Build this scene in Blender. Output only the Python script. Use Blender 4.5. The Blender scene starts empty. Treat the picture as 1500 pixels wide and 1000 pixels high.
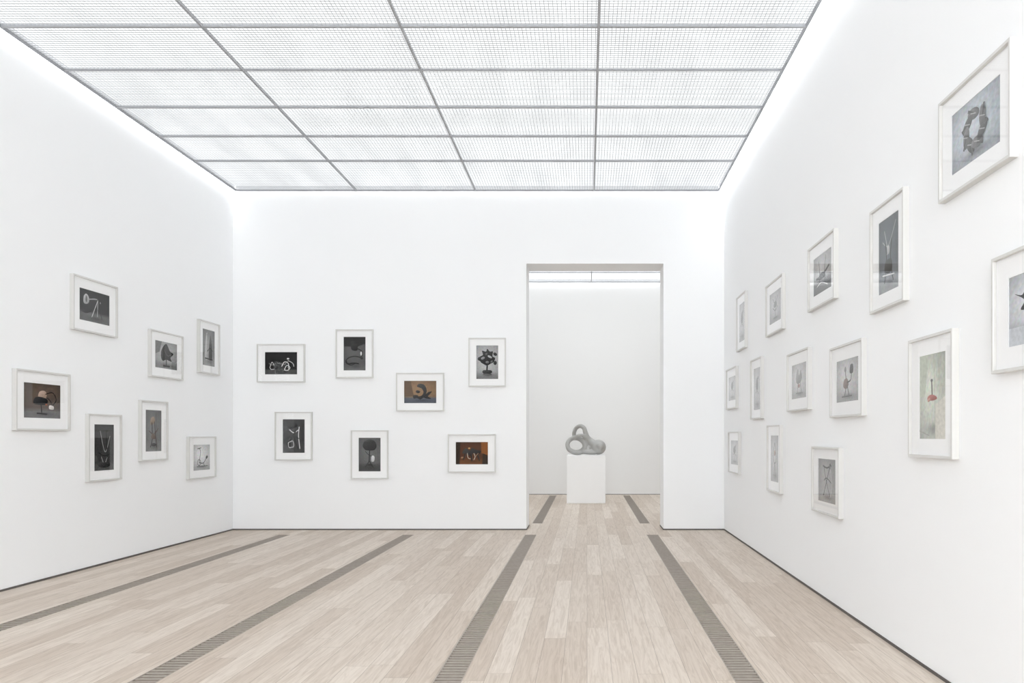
import bpy, bmesh, math, random
from mathutils import Vector, Matrix
random.seed(7)
scene = bpy.context.scene
scene.view_settings.view_transform = 'Standard'
scene.view_settings.look = 'None'
scene.view_settings.exposure = 0.88

# ---------------------------------------------------------------- constants
CAM_H = 1.38
XL, XR = -5.19, 2.01        # side walls
YB = 10.75                  # back wall face
YF = -3.0                   # wall behind the camera
WT = 0.5                    # thickness of the back wall
Y2 = 17.25                  # far wall of next room
X2R = 4.2
ZC = 4.95                   # louvre ceiling level
ZE = 5.03                   # luminous diffuser level
DX0, DX1, DZ = -0.89, 1.12, 3.90   # doorway

def s2l(c):
    return c/12.92 if c <= 0.04045 else ((c+0.055)/1.055)**2.4
def col(r, g, b):
    return (s2l(r/255), s2l(g/255), s2l(b/255), 1)

# ---------------------------------------------------------------- materials
def new_mat(name):
    m = bpy.data.materials.new(name); m.use_nodes = True
    nt = m.node_tree
    return m, nt, nt.nodes, nt.links, nt.nodes['Principled BSDF']

def simple_mat(name, c, rough=0.6, metal=0.0, noise=0.0, nscale=8.0, spec=0.5):
    m, nt, N, L, b = new_mat(name)
    b.inputs['Roughness'].default_value = rough
    b.inputs['Metallic'].default_value = metal
    b.inputs['Specular IOR Level'].default_value = spec
    tc = N.new('ShaderNodeTexCoord'); nz = N.new('ShaderNodeTexNoise')
    nz.inputs['Scale'].default_value = nscale; nz.inputs['Detail'].default_value = 4
    L.new(tc.outputs['Object'], nz.inputs['Vector'])
    mx = N.new('ShaderNodeMix'); mx.data_type = 'RGBA'
    mx.inputs[6].default_value = [v*(1-noise) for v in c[:3]]+[1]
    mx.inputs[7].default_value = [min(1, v*(1+noise)) for v in c[:3]]+[1]
    L.new(nz.outputs['Fac'], mx.inputs[0])
    L.new(mx.outputs[2], b.inputs['Base Color'])
    return m

def wall_mat(name, c):
    m = simple_mat(name, c, rough=0.85, noise=0.006, nscale=1.2, spec=0.2)
    return m

M_wall = wall_mat('white_plaster', (0.915, 0.922, 0.93, 1))
M_wall2 = wall_mat('white_plaster_next_room', (0.89, 0.89, 0.885, 1))
M_gap = simple_mat('shadow_gap_dark', col(95, 90, 86), 0.8)
M_bar = simple_mat('ceiling_bar_metal', col(172, 174, 178), 0.5)
M_edge = simple_mat('ceiling_edge_profile', col(145, 147, 151), 0.5)
M_baffle = simple_mat('added_baffle_white', col(240, 241, 243), 0.7)
M_wire = simple_mat('louver_wire', col(190, 192, 196), 0.6)
M_frame = simple_mat('frame_white_lacquer', col(214, 213, 210), 0.45, noise=0.02)
M_mat = simple_mat('mat_board', col(246, 246, 246), 0.9, noise=0.01)
M_plinth = simple_mat('plinth_white', col(250, 250, 250), 0.7, noise=0.01)
M_slat = simple_mat('grate_slat_wood', col(160, 150, 140), 0.6, noise=0.2, nscale=30)
M_void = simple_mat('grate_void', col(26, 23, 22), 0.9)
M_winfr = simple_mat('added_window_frame', col(200, 200, 200), 0.5)

# wood floor
def floor_mat():
    m, nt, N, L, b = new_mat('oak_plank_floor')
    tc = N.new('ShaderNodeTexCoord')
    sep = N.new('ShaderNodeSeparateXYZ'); L.new(tc.outputs['Object'], sep.inputs[0])
    # random lengthwise shift per plank row -> irregular end joints
    rowd = N.new('ShaderNodeMath'); rowd.operation = 'DIVIDE'; rowd.inputs[1].default_value = 0.145
    L.new(sep.outputs['X'], rowd.inputs[0])
    fl = N.new('ShaderNodeMath'); fl.operation = 'FLOOR'; L.new(rowd.outputs[0], fl.inputs[0])
    wn = N.new('ShaderNodeTexWhiteNoise'); wn.noise_dimensions = '1D'; L.new(fl.outputs[0], wn.inputs['W'])
    sh = N.new('ShaderNodeMath'); sh.operation = 'MULTIPLY_ADD'; sh.inputs[1].default_value = 3.4
    L.new(wn.outputs['Value'], sh.inputs[0]); L.new(sep.outputs['Y'], sh.inputs[2])
    cmb = N.new('ShaderNodeCombineXYZ')
    L.new(sh.outputs[0], cmb.inputs['X']); L.new(sep.outputs['X'], cmb.inputs['Y'])
    def brick(c1, c2, mo):
        br = N.new('ShaderNodeTexBrick')
        br.offset = 0.37; br.offset_frequency = 2
        br.inputs['Scale'].default_value = 1.0
        br.inputs['Brick Width'].default_value = 2.0
        br.inputs['Row Height'].default_value = 0.145
        br.inputs['Mortar Size'].default_value = 0.0012
        br.inputs['Mortar Smooth'].default_value = 0.3
        br.inputs['Color1'].default_value = c1; br.inputs['Color2'].default_value = c2; br.inputs['Mortar'].default_value = mo
        L.new(cmb.outputs[0], br.inputs['Vector'])
        return br
    br = brick(col(216, 205, 193), col(196, 182, 168), col(146, 132, 118))
    br2 = brick((0, 0, 0, 1), (9, 9, 9, 1), (0, 0, 0, 1))
    mp = N.new('ShaderNodeMapping'); mp.inputs['Scale'].default_value = (1.3, 20, 1)
    add = N.new('ShaderNodeVectorMath'); add.operation = 'ADD'
    L.new(cmb.outputs[0], mp.inputs['Vector'])
    L.new(mp.outputs[0], add.inputs[0]); L.new(br2.outputs['Color'], add.inputs[1])
    g = N.new('ShaderNodeTexNoise'); g.inputs['Scale'].default_value = 1.5
    g.inputs['Detail'].default_value = 8; g.inputs['Roughness'].default_value = 0.66
    g.inputs['Distortion'].default_value = 1.8
    L.new(add.outputs[0], g.inputs['Vector'])
    r1 = N.new('ShaderNodeValToRGB')
    r1.color_ramp.elements[0].position = 0.36; r1.color_ramp.elements[0].color = (0.76, 0.715, 0.675, 1)
    r1.color_ramp.elements[1].position = 0.58; r1.color_ramp.elements[1].color = (1.04, 1.04, 1.04, 1)
    L.new(g.outputs['Fac'], r1.inputs[0])
    mx = N.new('ShaderNodeMix'); mx.data_type = 'RGBA'; mx.blend_type = 'MULTIPLY'
    mx.inputs[0].default_value = 0.7
    L.new(br.outputs['Color'], mx.inputs[6]); L.new(r1.outputs[0], mx.inputs[7])
    L.new(mx.outputs[2], b.inputs['Base Color'])
    b.inputs['Roughness'].default_value = 0.5
    b.inputs['Specular IOR Level'].default_value = 0.3
    return m
M_floor = floor_mat()

def emis_mat(name, strength, tint):
    m = bpy.data.materials.new(name); m.use_nodes = True
    N, L = m.node_tree.nodes, m.node_tree.links
    N.remove(N['Principled BSDF'])
    em = N.new('ShaderNodeEmission'); tc = N.new('ShaderNodeTexCoord')
    mp = N.new('ShaderNodeMapping'); mp.inputs['Scale'].default_value = (2.2, 0.5, 1)
    nz = N.new('ShaderNodeTexNoise'); nz.inputs['Scale'].default_value = 1.6; nz.inputs['Detail'].default_value = 3
    rp = N.new('ShaderNodeValToRGB')
    rp.color_ramp.elements[0].position = 0.35; rp.color_ramp.elements[0].color = tuple(t*0.84 for t in tint)+(1,)
    rp.color_ramp.elements[1].position = 0.6; rp.color_ramp.elements[1].color = tint+(1,)
    L.new(tc.outputs['Object'], mp.inputs[0]); L.new(mp.outputs[0], nz.inputs['Vector'])
    L.new(nz.outputs['Fac'], rp.inputs[0]); L.new(rp.outputs[0], em.inputs['Color'])
    em.inputs['Strength'].default_value = strength
    L.new(em.outputs[0], N['Material Output'].inputs['Surface'])
    return m
M_em = emis_mat('luminous_ceiling_diffuser', 0.79, (0.96, 0.985, 1.0))
M_em2 = emis_mat('luminous_ceiling_diffuser_next_room', 1.25, (0.95, 0.98, 1.0))
def cove_mat(name, s):
    m = bpy.data.materials.new(name); m.use_nodes = True
    n = m.node_tree.nodes; n.remove(n['Principled BSDF'])
    e = n.new('ShaderNodeEmission'); e.inputs['Color'].default_value = (0.95, 0.98, 1, 1); e.inputs['Strength'].default_value = s
    m.node_tree.links.new(e.outputs[0], n['Material Output'].inputs['Surface'])
    return m
M_cove = cove_mat('cove_led', 8)
M_cove2 = cove_mat('cove_led_dimmed', 3)

# picture glass
def glass_mat():
    m = bpy.data.materials.new('picture_glass'); m.use_nodes = True
    N, L = m.node_tree.nodes, m.node_tree.links
    N.remove(N['Principled BSDF'])
    t = N.new('ShaderNodeBsdfTransparent'); g = N.new('ShaderNodeBsdfGlossy'); g.inputs['Roughness'].default_value = 0.02
    g.inputs['Color'].default_value = (1, 1, 1, 1)
    f = N.new('ShaderNodeLayerWeight'); f.inputs['Blend'].default_value = 0.5
    pw = N.new('ShaderNodeMath'); pw.operation = 'POWER'; pw.inputs[1].default_value = 4.0
    L.new(f.outputs['Facing'], pw.inputs[0])
    ma = N.new('ShaderNodeMath'); ma.operation = 'MULTIPLY_ADD'; ma.inputs[1].default_value = 0.9; ma.inputs[2].default_value = 0.035
    L.new(pw.outputs[0], ma.inputs[0])
    mx = N.new('ShaderNodeMixShader')
    L.new(ma.outputs[0], mx.inputs[0]); L.new(t.outputs[0], mx.inputs[1]); L.new(g.outputs[0], mx.inputs[2])
    L.new(mx.outputs[0], N['Material Output'].inputs['Surface'])
    return m
M_glass = glass_mat()

def print_mat():
    m, nt, N, L, b = new_mat('photo_print')
    at = N.new('ShaderNodeVertexColor'); at.layer_name = 'Col'
    tc = N.new('ShaderNodeTexCoord'); nz = N.new('ShaderNodeTexNoise')
    nz.inputs['Scale'].default_value = 45; nz.inputs['Detail'].default_value = 6
    L.new(tc.outputs['Object'], nz.inputs['Vector'])
    rp = N.new('ShaderNodeValToRGB')
    rp.color_ramp.elements[0].position = 0.3; rp.color_ramp.elements[0].color = (0.80, 0.80, 0.80, 1)
    rp.color_ramp.elements[1].position = 0.7; rp.color_ramp.elements[1].color = (1.02, 1.02, 1.02, 1)
    L.new(nz.outputs['Fac'], rp.inputs[0])
    mx = N.new('ShaderNodeMix'); mx.data_type = 'RGBA'; mx.blend_type = 'MULTIPLY'; mx.inputs[0].default_value = 1
    L.new(at.outputs['Color'], mx.inputs[6]); L.new(rp.outputs[0], mx.inputs[7])
    L.new(mx.outputs[2], b.inputs['Base Color'])
    b.inputs['Roughness'].default_value = 0.8
    b.inputs['Specular IOR Level'].default_value = 0.0
    return m
M_print = print_mat()

# ---------------------------------------------------------------- helpers
def link(o, parent=None):
    scene.collection.objects.link(o)
    if parent: o.parent = parent
    return o

def boxes_obj(name, boxes, mat, parent=None, bevel=0.0):
    """boxes: list of (x0,x1,y0,y1,z0,z1)"""
    vs, fs = [], []
    for (x0, x1, y0, y1, z0, z1) in boxes:
        n = len(vs)
        vs += [(x0, y0, z0), (x1, y0, z0), (x1, y1, z0), (x0, y1, z0), (x0, y0, z1), (x1, y0, z1), (x1, y1, z1), (x0, y1, z1)]
        fs += [(n, n+3, n+2, n+1), (n+4, n+5, n+6, n+7), (n, n+1, n+5, n+4), (n+1, n+2, n+6, n+5), (n+2, n+3, n+7, n+6), (n+3, n, n+4, n+7)]
    me = bpy.data.meshes.new(name); me.from_pydata(vs, [], fs); me.update()
    me.materials.append(mat)
    o = bpy.data.objects.new(name, me)
    if bevel:
        b = o.modifiers.new('bevel', 'BEVEL'); b.width = bevel; b.segments = 2
    return link(o, parent)

def empty(name):
    e = bpy.data.objects.new(name, None); e.empty_display_size = 0.1
    return link(e)

# ---------------------------------------------------------------- room shell
ZT = 5.1
boxes_obj('wall_left', [(XL-0.2, XL, YF, YB+WT, 0, ZT)], M_wall)
boxes_obj('wall_right', [(XR, XR+0.2, YF, YB, 0, ZT)], M_wall)
boxes_obj('wall_back', [(XL, DX0, YB, YB+WT, 0, ZT), (DX1, X2R, YB, YB+WT, 0, ZT), (DX0, DX1, YB, YB+WT, DZ, ZT)], M_wall)
# wall behind camera; its unseen window is added to brighten the room
wx0, wx1, wz0, wz1 = -2.2, XR-0.25, 0.3, 4.7
boxes_obj('wall_front', [(XL, wx0, YF-0.2, YF, 0, ZT), (wx1, XR, YF-0.2, YF, 0, ZT), (wx0, wx1, YF-0.2, YF, 0, wz0), (wx0, wx1, YF-0.2, YF, wz1, ZT)], M_wall)
wb = [(wx0, wx1, YF-0.14, YF-0.06, wz0, wz0+0.06), (wx0, wx1, YF-0.14, YF-0.06, wz1-0.06, wz1)]
for i in range(4):
    x = wx0 + (wx1-wx0-0.06)*i/3
    wb.append((x, x+0.06, YF-0.14, YF-0.06, wz0, wz1))
boxes_obj('added_window', wb, M_winfr)
# next room
boxes_obj('wall_next_room_left', [(XL-0.2, XL, YB+WT, Y2, 0, ZT)], M_wall2)
boxes_obj('wall_next_room_right', [(X2R, X2R+0.2, YB, Y2, 0, ZT)], M_wall2)
boxes_obj('wall_next_room_back', [(XL-0.2, X2R+0.2, Y2, Y2+0.2, 0, ZT)], M_wall2)

# dark-coloured strips paint in the shade of the gap at the wall bases
g, h = 0.006, 0.018
boxes_obj('gap_shade_left', [(XL, XL+g, YF, YB, 0, h)], M_gap)
boxes_obj('gap_shade_right', [(XR-g, XR, YF, YB, 0, h)], M_gap)
boxes_obj('gap_shade_back', [(XL, DX0, YB-g, YB, 0, h), (DX1, XR, YB-g, YB, 0, h)], M_gap)
boxes_obj('gap_shade_doorway', [(DX0, DX0+g, YB, YB+WT, 0, h), (DX1-g, DX1, YB, YB+WT, 0, h)], M_gap)
boxes_obj('gap_shade_next_room', [(XL, X2R, Y2-g, Y2, 0, h*0.6)], M_gap)

# floor with slots for the grates
GX = [-4.22, -2.49, -0.785, 0.91]
GW = 0.08
GY0, GY1 = -2.6, 10.25
HY0, HY1 = 11.55, 17.0
fb = []
fb.append((XL-0.2, X2R+0.2, YF-0.2, GY0, -0.06, 0))
fb.append((XL-0.2, X2R+0.2, GY1, HY0, -0.06, 0))
fb.append((XL-0.2, X2R+0.2, HY1, Y2+0.2, -0.06, 0))
edges = [XL-0.2] + [v for gx in GX for v in (gx-GW, gx+GW)] + [X2R+0.2]
for (a, b_) in ((GY0, GY1), (HY0, HY1)):
    for i in range(0, len(edges), 2):
        fb.append((edges[i], edges[i+1], a, b_, -0.06, 0))
boxes_obj('floor', fb, M_floor)
boxes_obj('floor_subfloor', [(XL-0.2, X2R+0.2, YF-0.2, Y2+0.2, -0.12, -0.06)], M_void)
for (a, b_) in ((GY0, GY1), (HY0, HY1)):
    for gx in GX:
        e = empty('floor_vent_grate')
        e.location = (gx, a, 0)
        sl = []
        n = int((b_-a)/0.050)
        for k in range(n):
            y = 0.01 + k*0.050
            sl.append((-GW+0.006, GW-0.006, y, y+0.022, -0.016, -0.001))
        boxes_obj('slats', sl, M_slat, e)
        boxes_obj('rim', [(-GW, -GW+0.006, 0, b_-a, -0.04, 0.0005), (GW-0.006, GW, 0, b_-a, -0.04, 0.0005),
                          (-0.004, 0.004, 0, b_-a, -0.05, -0.03)], M_slat, e)

# ---------------------------------------------------------------- ceiling
boxes_obj('ceiling', [(XL, XR, YF, YB, ZE, ZE+0.05)], M_em)
boxes_obj('ceiling_next_room', [(XL, X2R, YB+WT, Y2, ZE, ZE+0.05)], M_em2)
# wall-washing light coves in the slot between louvre ceiling and walls
boxes_obj('cove_light', [(XL+0.004, XL+0.040, YF+0.1, YB-0.01, ZE-0.02, ZE-0.004)], M_cove)
boxes_obj('cove_light', [(XR-0.070, XR-0.004, YF+0.1, YB-0.01, ZE-0.02, ZE-0.004)], M_cove)
boxes_obj('cove_light', [(XL+0.06, XR-0.08, YB-0.022, YB-0.004, ZE-0.02, ZE-0.004)], M_cove)
boxes_obj('cove_light', [(XL+0.3, X2R-0.3, Y2-0.08, Y2-0.03, ZE-0.02, ZE-0.004)], M_cove2)
def ceil_grid(nm, xs, ys, pitch=0.036):
    e = empty(nm)
    bars = []
    w = 0.011
    for x in xs[1:-1]: bars.append((x-w, x+w, ys[0], ys[-1], ZC, ZC+0.026))
    for y in ys[:-1]: bars.append((xs[0], xs[-1], y-w, y+w, ZC+0.002, ZC+0.024))
    boxes_obj('t_bars', bars, M_bar, e)
    boxes_obj('edge_profile', [(xs[0]-w, xs[0]+w, ys[0], ys[-1], ZC, ZC+0.026), (xs[-1]-w, xs[-1]+w, ys[0], ys[-1], ZC, ZC+0.026),
                               (xs[0], xs[-1], ys[-1]-w, ys[-1]+w, ZC, ZC+0.016)], M_edge, e)
    zb = ZE-0.002  # added strips hide the cove light behind the grid edge
    boxes_obj('added_baffle', [(xs[0]-w-0.004, xs[0]-w+0.004, ys[0], ys[-1], ZC+0.01, zb), (xs[-1]+w-0.004, xs[-1]+w+0.004, ys[0], ys[-1], ZC+0.01, zb),
                         (xs[0], xs[-1], ys[-1]+w-0.006, ys[-1]+w, ZC+0.01, zb)], M_baffle, e)
    wires = []
    t = 0.0035
    nx = int((xs[-1]-xs[0])/pitch); ny = int((ys[-1]-ys[0])/pitch)
    for i in range(1, nx): 
        x = xs[0]+i*(xs[-1]-xs[0])/nx
        wires.append((x-t*0.7, x+t*0.7, ys[0], ys[-1], ZC+0.016, ZC+0.018))
    for j in range(1, ny):
        y = ys[0]+j*(ys[-1]-ys[0])/ny
        wires.append((xs[0], xs[-1], y-t, y+t, ZC+0.0135, ZC+0.0155))
    boxes_obj('louver_wires', wires, M_wire, e)
    return e
ys = [10.71, 9.57, 8.78, 8.0, 7.19, 6.42]
while ys[-1] > YF+0.9: ys.append(ys[-1]-0.787)
ys = ys[::-1]
ceil_grid('ceiling_louver_grid', [-5.13, -3.37, -1.63, 0.10, 1.92], ys)
ceil_grid('ceiling_louver_grid', [-5.13, -3.37, -1.63, 0.10, 1.92, 3.7, 4.15], [11.3, 12.1, 12.9, 13.7, 14.5, 15.3, 16.1, 17.1])

# ---------------------------------------------------------------- pictures
def smooth(pts, n=8, closed=False):
    out = []
    P = [Vector(p) for p in pts]
    if len(P) < 3: return P
    m = len(P)
    rng = range(m if closed else m-1)
    for i in rng:
        p1, p2 = P[i], P[(i+1) % m]
        p0 = P[(i-1) % m] if (closed or i > 0) else p1
        p3 = P[(i+2) % m] if (closed or i+2 < m) else p2
        for k in range(n):
            t = k/n
            out.append(0.5*((2*p1)+(p2-p0)*t+(2*p0-5*p1+4*p2-p3)*t*t+(3*p1-p0-3*p2+p3)*t**3))
    if not closed: out.append(P[-1])
    return out

def make_print(parent, w, h, bg, shapes):
    """bg=(top colour, low colour, horizon 0..1, softness); shapes in unit coords, y up.
    The printed photographs show objects with tonal modelling, so the printed tones vary over each shape."""
    verts, faces, cols = [], [], []
    top, low, hz, soft = bg
    n = 26
    rnd = random.Random(len(shapes)*13+int(hz*100))
    for j in range(n+1):
        for i in range(n+1):
            u, v = i/n, j/n
            verts.append(((u-0.5)*w, -0.0175, (v-0.5)*h))
            k = min(1, max(0, (v-hz)/max(soft, 1e-3)+0.5))
            vig = 1-0.22*((u-0.5)**2+(v-0.5)**2)*2
            vig *= 1-0.30*math.exp(-((u-0.55)/0.22)**2-((v-0.12)/0.055)**2)
            vig *= 1+0.10*math.exp(-((u-0.35)/0.3)**2-((v-0.65)/0.3)**2)
            c = [s2l(min(250, (low[q]*(1-k)+top[q]*k)*vig*(1+rnd.uniform(-0.03, 0.03)))/255) for q in range(3)]
            cols.append(c)
    for j in range(n):
        for i in range(n):
            a = j*(n+1)+i
            faces.append((a, a+1, a+n+2, a+n+1))
    layer = 0
    for s in shapes:
        layer += 1
        wy = -0.0175-0.00025*layer
        c = [s2l(max(0, v)/255) for v in s[-1]]
        hi = [x+0.05+0.12*x for x in c]; lo = [x*0.72 for x in c]
        def P(p): return ((p[0]-0.5)*w, wy, (p[1]-0.5)*h)
        if s[0] == 'l':     # stroke
            pts = smooth(s[1]); wd = s[2]
            pts = [Vector(((p[0]-0.5)*w, (p[1]-0.5)*h)) for p in pts]
            b0 = len(verts)
            for i, p in enumerate(pts):
                d = (pts[min(i+1, len(pts)-1)]-pts[max(i-1, 0)])
                if d.length < 1e-9: d = Vector((1, 0))
                d.normalize(); nn = Vector((-d.y, d.x))*wd*0.5
                if nn.x > 0: nn = nn
                verts += [(p.x+nn.x, wy, p.y+nn.y), (p.x, wy, p.y), (p.x-nn.x, wy, p.y-nn.y)]; cols += [hi, c, lo]
            for i in range(len(pts)-1):
                q = b0+3*i
                faces.append((q, q+1, q+4, q+3)); faces.append((q+1, q+2, q+5, q+4))
        else:
            if s[0] == 'e':   # ellipse: cx,cy,rx,ry,rot (metres-ish)
                cx, cy, rx, ry, rot = s[1]
                poly = []
                for k in range(28):
                    a = 2*math.pi*k/28
                    x, y = rx*math.cos(a), ry*math.sin(a)
                    poly.append(((cx-0.5)*w+x*math.cos(rot)-y*math.sin(rot), wy, (cy-0.5)*h+x*math.sin(rot)+y*math.cos(rot)))
            elif s[0] == 'p':
                poly = [P(p) for p in s[1]]
            elif s[0] == 's':
                poly = [P(p) for p in smooth(s[1], 6, True)]
            b0 = len(verts)
            z0 = min(p[2]-0.5*p[0] for p in poly); z1 = max(p[2]-0.5*p[0] for p in poly)
            for p in poly:
                t = (p[2]-0.5*p[0]-z0)/max(1e-6, z1-z0)
                verts.append(p)
                cols.append(c if s[0] == 'p' else [lo[q]*(1-t)+hi[q]*t for q in range(3)])
            faces.append(tuple(range(b0, b0+len(poly))))
    me = bpy.data.meshes.new('print'); me.from_pydata(verts, [], faces)
    ca = me.color_attributes.new('Col', 'FLOAT_COLOR', 'POINT')
    for i, c in enumerate(cols): ca.data[i].color = (c[0], c[1], c[2], 1)
    me.materials.append(M_print)
    # face toward -y (room side)
    bm = bmesh.new(); bm.from_mesh(me)
    for f in bm.faces:
        f.normal_update()
        if f.normal.y > 0: f.normal_flip()
    bm.to_mesh(me); bm.free()
    return link(bpy.data.objects.new('print', me), parent)

def ring(name, W, H, w, h, y0, y1, mat, parent, bevel=0):
    """rectangular ring: outer WxH, inner wxh, from depth y0 (wall) to y1 (room)"""
    me = bpy.data.meshes.new(name)
    def r(a, b, y): return [(-a/2, -y, -b/2), (a/2, -y, -b/2), (a/2, -y, b/2), (-a/2, -y, b/2)]
    vs = r(W, H, y0)+r(W, H, y1)+r(w, h, y1)+r(w, h, y0)
    fs = []
    for i in range(4):
        j = (i+1) % 4
        fs += [(i, j, 4+j, 4+i), (4+i, 4+j, 8+j, 8+i), (8+i, 8+j, 12+j, 12+i), (12+i, 12+j, j, i)]
    me.from_pydata(vs, [], fs); me.update(); me.materials.append(mat)
    o = bpy.data.objects.new(name, me)
    if bevel:
        b = o.modifiers.new('bevel', 'BEVEL'); b.width = bevel; b.segments = 2
    return link(o, parent)

def picture(wall, a, z, kind, bg, shapes, pw=None, ph=None):
    e = empty('framed_photograph')
    W, H = (0.70, 0.56) if kind == 'L' else (0.545, 0.71)
    if pw is None: pw, ph = (0.47, 0.325) if kind == 'L' else (0.32, 0.49)
    if wall == 'B': e.location = (a, YB, z)
    elif wall == 'L': e.location = (XL, a, z); e.rotation_euler = (0, 0, math.pi/2)
    else:
        e.location = (XR, a, z); e.rotation_euler = (0, 0, -math.pi/2)
        # washed-out glass reflections on this wall, painted into the print colours
        lf = lambda c: tuple(v*0.84+42 for v in c)
        bg = (lf(bg[0]), lf(bg[1]), bg[2], bg[3])
        shapes = [s[:-1]+(lf(s[-1]),) for s in shapes]
    fw = 0.016; D = 0.04
    ring('frame', W, H, W-2*fw, H-2*fw, 0.0, D, M_frame, e, 0.0012)
    ring('mat', W-2*fw, H-2*fw, pw, ph, 0.016, 0.021, M_mat, e)
    boxes_obj('backing', [(-W/2+fw, W/2-fw, -0.015, -0.002, -H/2+fw, H/2-fw)], M_mat, e)
    make_print(e, pw, ph, bg, shapes)
    me = bpy.data.meshes.new('glass')
    x, y = W/2-fw, H/2-fw
    me.from_pydata([(-x, -0.031, -y), (x, -0.031, -y), (x, -0.031, y), (-x, -0.031, y)], [], [(0, 1, 2, 3)])
    me.materials.append(M_glass); link(bpy.data.objects.new('glass', me), e)
    return e

K = (4, 4, 5); W_ = (225, 225, 225)
g = lambda v: (v, v, v)
# ---- back wall
picture('B', -4.475, 2.44, 'L', (g(10), g(84), 0.22, 0.06), [
    ('l', [(.12, .5), (.22, .42), (.4, .5), (.6, .45), (.72, .62)], .012, (120, 120, 120)),
    ('l', [(.15, .3), (.22, .55), (.3, .28), (.2, .22), (.15, .3)], .007, W_),
    ('e', (.36, .33, .05, .035, .3), (6, 6, 6)), ('l', [(.3, .6), (.5, .3), (.62, .25)], .02, (4, 4, 4)),
    ('l', [(.52, .35), (.6, .55), (.72, .5), (.74, .25)], .010, W_), ('l', [(.6, .2), (.68, .4), (.78, .3), (.7, .18), (.6, .2)], .008, W_),
    ('l', [(.72, .62), (.86, .5), (.9, .35)], .010, (200, 200, 200)), ('e', (.72, .7, .018, .012, 0), W_)])
picture('B', -3.40, 2.58, 'P', (g(92), g(128), 0.12, 0.2), [
    ('p', [(0, .72), (.0, 1), (1, 1), (1, .8), (.6, .7)], g(42)),
    ('s', [(.36, .62), (.36, .8), (.5, .86), (.62, .8), (.62, .6)], K), ('e', (.49, .84, .06, .02, 0), g(24)),
    ('l', [(.5, .85), (.46, .97)], .008, K),
    ('l', [(.62, .66), (.84, .56), (.8, .4), (.5, .42), (.25, .38), (.12, .28), (.3, .16), (.5, .2)], .014, K),
    ('l', [(.1, .3), (.18, .2), (.45, .22), (.7, .2)], .02, K), ('e', (.82, .37, .02, .02, 0), K), ('e', (.8, .5, .012, .03, 0), W_)])
picture('B', -2.44, 2.02, 'L', ((146, 116, 86), (96, 102, 114), 0.25, 0.08), [
    ('p', [(0, .3), (0, 1), (.2, 1), (.3, .3)], (104, 82, 62)),
    ('s', [(.3, .2), (.28, .34), (.4, .36), (.46, .3), (.56, .36), (.6, .5), (.54, .66), (.4, .74), (.46, .86), (.6, .84), (.68, .7), (.7, .52), (.68, .42), (.76, .5), (.86, .52), (.8, .4), (.74, .3), (.84, .2), (.7, .2), (.6, .24), (.5, .16), (.4, .22)], K),
    ('s', [(.44, .44), (.36, .5), (.4, .58), (.5, .52)], K)])
picture('B', -1.46, 2.455, 'P', (g(186), g(145), 0.15, 0.2), [
    ('s', [(.18, .52), (.16, .66), (.3, .72), (.26, .84), (.44, .82), (.5, .9), (.62, .82), (.76, .82), (.74, .68), (.86, .62), (.78, .5), (.66, .46), (.5, .4), (.34, .44)], K),
    ('e', (.16, .6, .03, .03, .4), K), ('e', (.86, .74, .022, .03, 1), K), ('e', (.86, .48, .025, .03, 0), K),
    ('e', (.3, .62, .03, .018, .4), g(150)), ('e', (.62, .66, .035, .015, -.5), g(190)), ('e', (.5, .5, .025, .018, 0), g(120)), ('e', (.7, .52, .02, .012, .8), g(100)), ('e', (.46, .74, .02, .016, .8), g(90)),
    ('l', [(.5, .4), (.48, .2)], .022, K), ('s', [(.28, .2), (.34, .26), (.66, .26), (.72, .2), (.6, .14), (.38, .14)], g(20)), ('e', (.5, .13, .07, .014, 0), g(85))])
picture('B', -4.29, 1.375, 'P', (g(70), g(54), 0.3, 0.3), [
    ('p', [(0, .0), (0, .26), (1, .34), (1, .0)], g(68)), ('s', [(.3, .74), (.35, .86), (.55, .92), (.68, .8), (.5, .74)], K),
    ('l', [(.3, .7), (.5, .6), (.75, .7)], .01, W_), ('l', [(.75, .78), (.72, .5), (.78, .12)], .012, g(220)), ('l', [(.6, .66), (.4, .42), (.28, .12)], .014, K),
    ('l', [(.2, .45), (.5, .5), (.76, .42)], .01, K), ('l', [(.25, .3), (.45, .35), (.5, .2), (.3, .16), (.25, .3)], .008, g(200)), ('l', [(.5, .5), (.6, .3), (.72, .1)], .01, K)])
picture('B', -3.18, 1.105, 'P', (g(104), g(82), 0.22, 0.06), [
    ('s', [(.18, .76), (.28, .9), (.5, .95), (.72, .9), (.82, .76), (.72, .64), (.5, .62), (.3, .64)], K), ('e', (.5, .9, .07, .015, 0), g(46)),
    ('l', [(.5, .64), (.48, .3)], .014, K), ('l', [(.3, .6), (.45, .5), (.7, .42)], .008, K), ('s', [(.58, .3), (.6, .46), (.72, .44), (.7, .3)], g(214)),
    ('l', [(.48, .3), (.3, .12)], .012, K), ('l', [(.5, .3), (.66, .12)], .012, K), ('e', (.48, .2, .05, .016, 0), g(20)), ('l', [(.1, .1), (.9, .1)], .01, g(50))])
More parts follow.
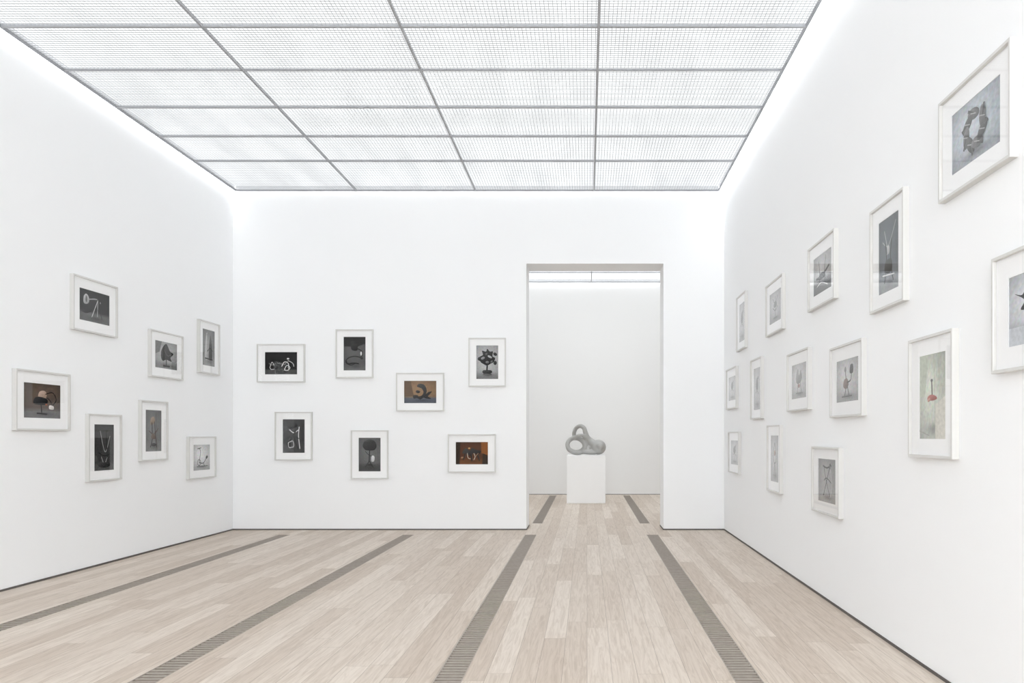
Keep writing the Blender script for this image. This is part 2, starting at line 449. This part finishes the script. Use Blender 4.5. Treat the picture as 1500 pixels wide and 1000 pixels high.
picture('B', -1.685, 1.125, 'L', ((84, 46, 22), (130, 80, 44), 0.2, 0.2), [
    ('p', [(0, .0), (0, 1), (.14, 1), (.12, 0)], (44, 28, 16)), ('p', [(.8, .5), (.78, 1), (1, 1), (1, .4)], (138, 80, 32)), ('p', [(.82, .0), (.84, .5), (1, .4), (1, 0)], (44, 30, 18)),
    ('s', [(.2, .5), (.3, .72), (.44, .62), (.5, .74), (.62, .66), (.78, .6), (.7, .44), (.55, .5), (.46, .36), (.34, .46)], (24, 14, 9)),
    ('l', [(.3, .5), (.24, .2)], .02, (42, 26, 16)), ('l', [(.48, .5), (.5, .15)], .022, (34, 20, 14)), ('l', [(.66, .5), (.74, .16)], .02, (26, 16, 10)),
    ('l', [(.36, .5), (.38, .3), (.46, .24)], .01, (195, 178, 155)), ('l', [(.56, .5), (.6, .34), (.56, .2)], .01, (200, 186, 166)), ('l', [(.7, .5), (.62, .36)], .008, (170, 130, 95)), ('e', (.2, .3, .02, .012, .3), (165, 120, 85)), ('e', (.42, .72, .016, .01, 0), (205, 150, 85))])
# ---- left wall
picture('L', 7.71, 2.73, 'L', (g(52), g(118), 0.30, 0.10), [
    ('s', [(.14, .56), (.14, .76), (.22, .86), (.30, .78), (.31, .62), (.24, .54)], g(185)), ('e', (.225, .7, .014, .034, 0), g(100)), ('l', [(.3, .7), (.56, .76), (.7, .66)], .012, g(170)), ('e', (.62, .72, .025, .02, 0), K),
    ('l', [(.6, .74), (.4, .16)], .008, W_), ('l', [(.6, .74), (.74, .14)], .008, g(20)), ('l', [(.6, .74), (.58, .2)], .008, g(200)), ('l', [(.5, .45), (.68, .4)], .006, K), ('s', [(.05, .3), (.3, .4), (.42, .36), (.2, .24)], g(30))])
picture('L', 6.97, 1.71, 'L', ((98, 86, 78), (134, 132, 134), 0.24, 0.12), [
    ('s', [(.38, .60), (.42, .76), (.55, .80), (.62, .70), (.58, .58), (.46, .56)], (186, 160, 142)), ('s', [(.26, .42), (.28, .56), (.4, .62), (.62, .56), (.62, .42), (.44, .38)], K),
    ('l', [(.58, .7), (.78, .76), (.88, .55), (.76, .36), (.7, .28)], .01, K), ('l', [(.46, .4), (.48, .12)], .012, K), ('l', [(.34, .14), (.62, .12)], .014, K),
    ('s', [(.68, .28), (.69, .38), (.80, .36), (.80, .26)], (226, 220, 214)), ('e', (.6, .4, .012, .008, 0), (180, 90, 50)), ('l', [(.62, .6), (.72, .5), (.74, .4)], .008, K)])
picture('L', 7.86, 1.255, 'P', (g(58), g(98), 0.16, 0.1), [
    ('l', [(.3, .86), (.35, .5), (.28, .15)], .01, g(10)), ('l', [(.3, .86), (.55, .4), (.8, .75)], .007, g(180)), ('l', [(.6, .9), (.64, .5), (.72, .12)], .012, K), ('l', [(.2, .4), (.5, .32), (.8, .36)], .012, K),
    ('l', [(.35, .3), (.5, .14), (.66, .28)], .006, g(190)), ('e', (.62, .88, .025, .02, 0), K), ('s', [(.2, .1), (.3, .2), (.5, .17), (.7, .2), (.8, .1), (.5, .06)], g(28))])
picture('L', 9.02, 2.365, 'L', (g(175), g(150), 0.24, 0.14), [
    ('p', [(0, .5), (0, 1), (.3, 1), (.2, .6)], g(115)), ('s', [(.26, .44), (.3, .72), (.5, .94), (.66, .7), (.82, .6), (.7, .44), (.74, .3), (.5, .34), (.34, .28)], g(24)), ('l', [(.5, .4), (.5, .1)], .016, K), ('l', [(.36, .1), (.66, .1)], .02, g(24)), ('l', [(.4, .7), (.55, .5), (.7, .55)], .006, g(100))])
picture('L', 10.03, 2.58, 'P', (g(140), g(175), 0.2, 0.2), [
    ('s', [(.2, .2), (.24, .6), (.36, .92), (.44, .6), (.46, .2)], g(205)), ('s', [(.5, .2), (.54, .56), (.66, .86), (.76, .55), (.76, .2)], g(70)), ('l', [(.36, .88), (.4, .2)], .01, K), ('l', [(.2, .2), (.82, .18)], .018, K), ('l', [(.4, .4), (.6, .5), (.82, .42)], .012, g(20))])
picture('L', 8.755, 1.44, 'P', (g(118), g(145), 0.2, 0.16), [
    ('s', [(.3, .66), (.34, .8), (.52, .84), (.6, .74), (.48, .66)], (150, 130, 110)), ('l', [(.4, .7), (.42, .3), (.3, .1)], .014, K), ('l', [(.56, .72), (.62, .4), (.7, .1)], .011, (50, 36, 28)), ('l', [(.2, .5), (.5, .42), (.8, .56)], .01, (80, 60, 48)),
    ('s', [(.36, .32), (.4, .42), (.58, .4), (.6, .3)], (100, 78, 64)), ('e', (.5, .16, .05, .02, 0), g(24))])
picture('L', 9.85, 1.09, 'L', (g(222), g(200), 0.3, 0.3), [
    ('e', (.34, .3, .045, .045, 0), K), ('e', (.34, .3, .036, .036, 0), g(205)), ('l', [(.34, .3), (.42, .7), (.36, .86)], .01, K), ('l', [(.34, .3), (.6, .28), (.8, .5)], .011, K), ('l', [(.24, .84), (.46, .88)], .01, K), ('e', (.8, .5, .03, .02, .5), K), ('l', [(.2, .14), (.86, .16)], .009, g(30)), ('l', [(.6, .28), (.66, .14)], .01, K)], 0.42, 0.34)
# ---- right wall
def fig(k=60, base=90):
    c = g(k)
    return [('l', [(.5, .55), (.48, .15)], .014, c), ('s', [(.36, .5), (.34, .66), (.5, .78), (.66, .66), (.6, .48)], c), ('l', [(.3, .4), (.5, .46), (.74, .36)], .01, c), ('l', [(.3, .14), (.7, .14)], .014, g(base)), ('e', (.66, .76, .02, .02, 0), c)]
picture('R', 9.44, 2.84, 'P', (g(180), g(164), 0.2, 0.2), fig(70, 90))
picture('R', 7.77, 2.745, 'L', (g(172), g(158), 0.25, 0.2), [
    ('l', [(.3, .8), (.5, .6), (.7, .84)], .012, g(50)), ('l', [(.5, .85), (.5, .15)], .014, g(40)), ('l', [(.3, .5), (.5, .38), (.72, .5)], .012, g(60)), ('s', [(.38, .5), (.42, .66), (.6, .66), (.62, .5)], g(80)), ('l', [(.35, .15), (.68, .15)], .016, g(50))])
picture('R', 6.215, 2.76, 'L', (g(178), g(80), 0.34, 0.14), [
    ('p', [(0, 0), (0, .3), (1, .24), (1, 0)], g(48)), ('l', [(.15, .42), (.5, .44), (.88, .6)], .02, g(0)), ('l', [(.3, .85), (.36, .4), (.26, .15)], .010, g(0)), ('l', [(.7, .9), (.62, .5), (.7, .12)], .01, g(0)), ('s', [(.3, .36), (.36, .5), (.6, .5), (.66, .36)], g(-10)), ('l', [(.2, .2), (.45, .26), (.8, .12)], .008, g(210))])
picture('R', 4.85, 2.58, 'P', ((64, 72, 78), (158, 162, 166), 0.22, 0.3), [
    ('l', [(.2, .7), (.5, .62), (.86, .9)], .007, g(160)), ('l', [(.35, .66), (.4, .4), (.3, .12)], .012, g(-25)), ('l', [(.66, .7), (.6, .4), (.74, .12)], .011, g(-25)), ('s', [(.3, .3), (.36, .42), (.64, .42), (.68, .28), (.5, .24)], g(-15)), ('l', [(.2, .24), (.8, .2)], .009, g(205)), ('l', [(.3, .84), (.46, .56), (.42, .5)], .006, g(190)), ('e', (.5, .56, .02, .03, 0), g(180))])
sw = []
for k in range(7):
    a = math.radians(100+k*47)
    cx, cy = .5+.18*math.cos(a), .5+.252*math.sin(a)
    sw.append(('e', (cx, cy, .058, .030, a+1.2), g(70 if k % 2 else 98)))
    sw.append(('l', [(cx, cy), (cx+.13*math.cos(a+.9), cy+.2*math.sin(a+.9))], .016, g(72)))
    sw.append(('l', [(cx-.06, cy+.03), (cx+.05, cy-.02)], .006, g(165)))
picture('R', 3.77, 2.96, 'L', ((184, 192, 200), (176, 182, 190), 0.2, 0.2), sw)
picture('R', 10.08, 2.03, 'L', (g(200), g(188), 0.2, 0.2), fig(105, 115))
picture('R', 8.60, 1.93, 'P', (g(186), g(178), 0.2, 0.2), fig(80, 100))
picture('R', 6.90, 1.895, 'L', (g(196), g(190), 0.2, 0.1), [
    ('s', [(.3, .5), (.32, .74), (.44, .86), (.5, .66), (.62, .82), (.7, .6), (.6, .46), (.42, .42)], g(140)), ('l', [(.45, .5), (.38, .16)], .012, g(80)), ('l', [(.58, .5), (.66, .18)], .012, g(60)), ('e', (.5, .36, .03, .02, 0), (140, 84, 74)), ('l', [(.3, .15), (.75, .15)], .01, g(90))])
picture('R', 5.62, 1.805, 'L', (g(194), g(180), 0.2, 0.1), [
    ('l', [(.42, .7), (.45, .4), (.38, .12)], .013, g(40)), ('s', [(.32, .36), (.36, .52), (.5, .54), (.56, .4), (.46, .3)], (110, 88, 80)), ('l', [(.5, .45), (.66, .5), (.7, .72)], .012, g(40)), ('s', [(.62, .66), (.64, .84), (.76, .84), (.76, .66)], g(25)), ('l', [(.5, .4), (.58, .14)], .012, g(40)), ('l', [(.25, .12), (.72, .13)], .010, g(70)), ('e', (.42, .76, .022, .022, 0), g(120))])
picture('R', 4.235, 1.607, 'P', ((196, 201, 186), (202, 205, 194), 0.3, 0.4), [
    ('p', [(0, .5), (0, 1), (.35, 1), (.2, .5)], (178, 185, 166)), ('p', [(.6, .0), (.62, .4), (1, .5), (1, .0)], (208, 205, 192)), ('l', [(.62, .0), (.6, .4), (.56, 1.0)], .004, (165, 165, 150)),
    ('l', [(.48, .68), (.5, .5)], .014, (94, 82, 76)), ('e', (.48, .69, .014, .009, 0), (70, 66, 62)), ('s', [(.32, .465), (.36, .51), (.5, .52), (.64, .5), (.68, .465), (.5, .45)], (162, 76, 64)), ('e', (.38, .46, .018, .010, .3), (190, 130, 112)), ('l', [(.0, .1), (.4, .04)], .008, (150, 150, 140))])
picture('R', 3.23, 1.96, 'L', ((200, 203, 208), (176, 180, 186), 0.3, 0.04), [
    ('p', [(0, 0), (0, .26), (1, .26), (1, 0)], (188, 192, 198)), ('s', [(.1, .74), (.22, .7), (.3, .78), (.4, .66), (.52, .68), (.46, .54), (.6, .5), (.5, .42), (.56, .28), (.42, .36), (.3, .3), (.32, .46), (.2, .5), (.26, .62)], g(-40)),
    ('l', [(.36, .5), (.3, .2), (.34, .1)], .02, g(-30)), ('s', [(.46, .1), (.44, .28), (.62, .3), (.62, .1)], g(55))])
picture('R', 9.92, 1.154, 'L', (g(188), g(180), 0.2, 0.2), fig(90, 100))
picture('R', 7.79, 1.137, 'P', (g(182), g(190), 0.2, 0.2), [
    ('l', [(.5, .85), (.3, .6), (.45, .4), (.68, .5), (.5, .85)], .012, g(60)), ('l', [(.5, .42), (.42, .15)], .012, g(60)), ('l', [(.5, .42), (.62, .15)], .012, g(70)), ('e', (.5, .62, .03, .03, 0), (150, 110, 95)), ('l', [(.3, .14), (.72, .14)], .01, g(100))])
picture('R', 6.10, 1.006, 'L', (g(150), g(176), 0.3, 0.3), [
    ('l', [(.28, .84), (.5, .8), (.76, .86)], .014, g(15)), ('l', [(.34, .8), (.5, .44), (.7, .12)], .010, g(15)), ('l', [(.68, .84), (.5, .5), (.3, .14)], .011, g(5)), ('l', [(.34, .5), (.5, .56), (.76, .46)], .01, g(25)), ('e', (.7, .84, .02, .025, 0), g(5)), ('l', [(.7, .84), (.78, .4), (.7, .12)], .006, g(220))], 0.44, 0.36)

# ---------------------------------------------------------------- plinth and sculpture
PX, PY, PW, PD, PH = -0.02, 15.33, 0.79, 0.70, 0.975
boxes_obj('sculpture_plinth', [(PX-PW/2, PX+PW/2, PY-PD/2, PY+PD/2, 0.0, PH)], M_plinth, bevel=0.004)

def tube(bm, pts, rads, closed=False, seg=16, n=8):
    P = smooth([tuple(p) for p in pts], n, closed)
    R = [r[0] for r in smooth([(r, 0, 0) for r in rads], n, closed)]
    rings = []; m = len(P); prev = None
    for i in range(m):
        a = P[(i-1) % m] if closed else P[max(i-1, 0)]
        b = P[(i+1) % m] if closed else P[min(i+1, m-1)]
        t = (b-a).normalized()
        nrm = t.cross(Vector((0, 1, 0.01))).normalized() if prev is None else (prev-t*prev.dot(t)).normalized()
        prev = nrm; bn = t.cross(nrm)
        rings.append([bm.verts.new(P[i]+(nrm*math.cos(2*math.pi*k/seg)+bn*math.sin(2*math.pi*k/seg))*R[i]) for k in range(seg)])
    for i in range(m if closed else m-1):
        r0, r1 = rings[i], rings[(i+1) % m]; off = 0
        if closed and i == m-1: off = min(range(seg), key=lambda o: (r0[0].co-r1[o].co).length)
        for k in range(seg):
            bm.faces.new((r0[k], r0[(k+1) % seg], r1[(k+1+off) % seg], r1[(k+off) % seg]))
    if not closed:
        bm.faces.new(rings[0][::-1]); bm.faces.new(rings[-1])
def blob(bm, c, r, sc=(1, 1, 1)):
    bmesh.ops.create_uvsphere(bm, u_segments=32, v_segments=20, radius=r, matrix=Matrix.Translation(c) @ Matrix.Diagonal((*sc, 1)))

bm = bmesh.new()
# lower-left ring
tube(bm, [(-.11, 0, .07), (-.24, -.03, .06), (-.36, -.02, .125), (-.385, .02, .245), (-.30, .05, .34), (-.16, .03, .345), (-.05, -.01, .27), (-.02, -.03, .16)],
     [.060, .054, .048, .046, .046, .050, .056, .060], closed=True)
# upper loop: rises behind the ring, folds over and runs down into the sphere
tube(bm, [(-.22, .10, .33), (-.255, .09, .44), (-.21, .05, .56), (-.12, .0, .605), (-.045, -.03, .56), (-.015, -.02, .47), (.02, .0, .37), (.08, .02, .29), (.16, .0, .22)],
     [.042, .042, .042, .044, .046, .052, .062, .078, .095])
# slender inner band crossing the upper opening
tube(bm, [(-.31, .03, .325), (-.24, -.05, .36), (-.17, -.09, .405), (-.08, -.08, .41), (-.01, -.02, .35)], [.036, .033, .033, .035, .042])
# shell-like sphere on the right with a small boss
blob(bm, (.255, 0, .165), .158, (1.0, .9, 1.0))
blob(bm, (.285, -.125, .19), .07, (1, .7, 1))
tube(bm, [(-.06, -.02, .085), (.06, -.04, .07), (.2, -.04, .065)], [.060, .060, .058])
blob(bm, (.05, -.01, .14), .07)
zmin = min(v.co.z for v in bm.verts)
for v in bm.verts: v.co.z -= zmin
me = bpy.data.meshes.new('abstract_sculpture'); bm.to_mesh(me); bm.free()
M_sc = simple_mat('pale_grey_bronze', col(172, 171, 168), 0.38, metal=0.25, noise=0.06, nscale=9)
me.materials.append(M_sc)
sc = bpy.data.objects.new('abstract_sculpture', me); link(sc)
sc.location = (PX, PY-0.03, PH+0.001)
rm = sc.modifiers.new('remesh', 'REMESH'); rm.mode = 'VOXEL'; rm.voxel_size = 0.010; rm.use_smooth_shade = True
sm = sc.modifiers.new('smooth', 'SMOOTH'); sm.iterations = 4; sm.factor = 0.6

# ---------------------------------------------------------------- world / daylight let in by the added window
w = bpy.data.worlds.new('daylight'); scene.world = w; w.use_nodes = True
bgn = w.node_tree.nodes['Background']
bgn.inputs['Color'].default_value = (0.95, 0.98, 1.0, 1); bgn.inputs['Strength'].default_value = 4.5

# ---------------------------------------------------------------- camera
cam = bpy.data.cameras.new('camera'); co = bpy.data.objects.new('camera', cam); link(co)
co.location = (0, 0, CAM_H); co.rotation_euler = (math.pi/2, 0, 0)
cam.sensor_width = 36; cam.lens = 1075/1500*36
cam.shift_x = (750-860)/1500; cam.shift_y = (638-500)/1500
cam.clip_end = 100
scene.camera = co
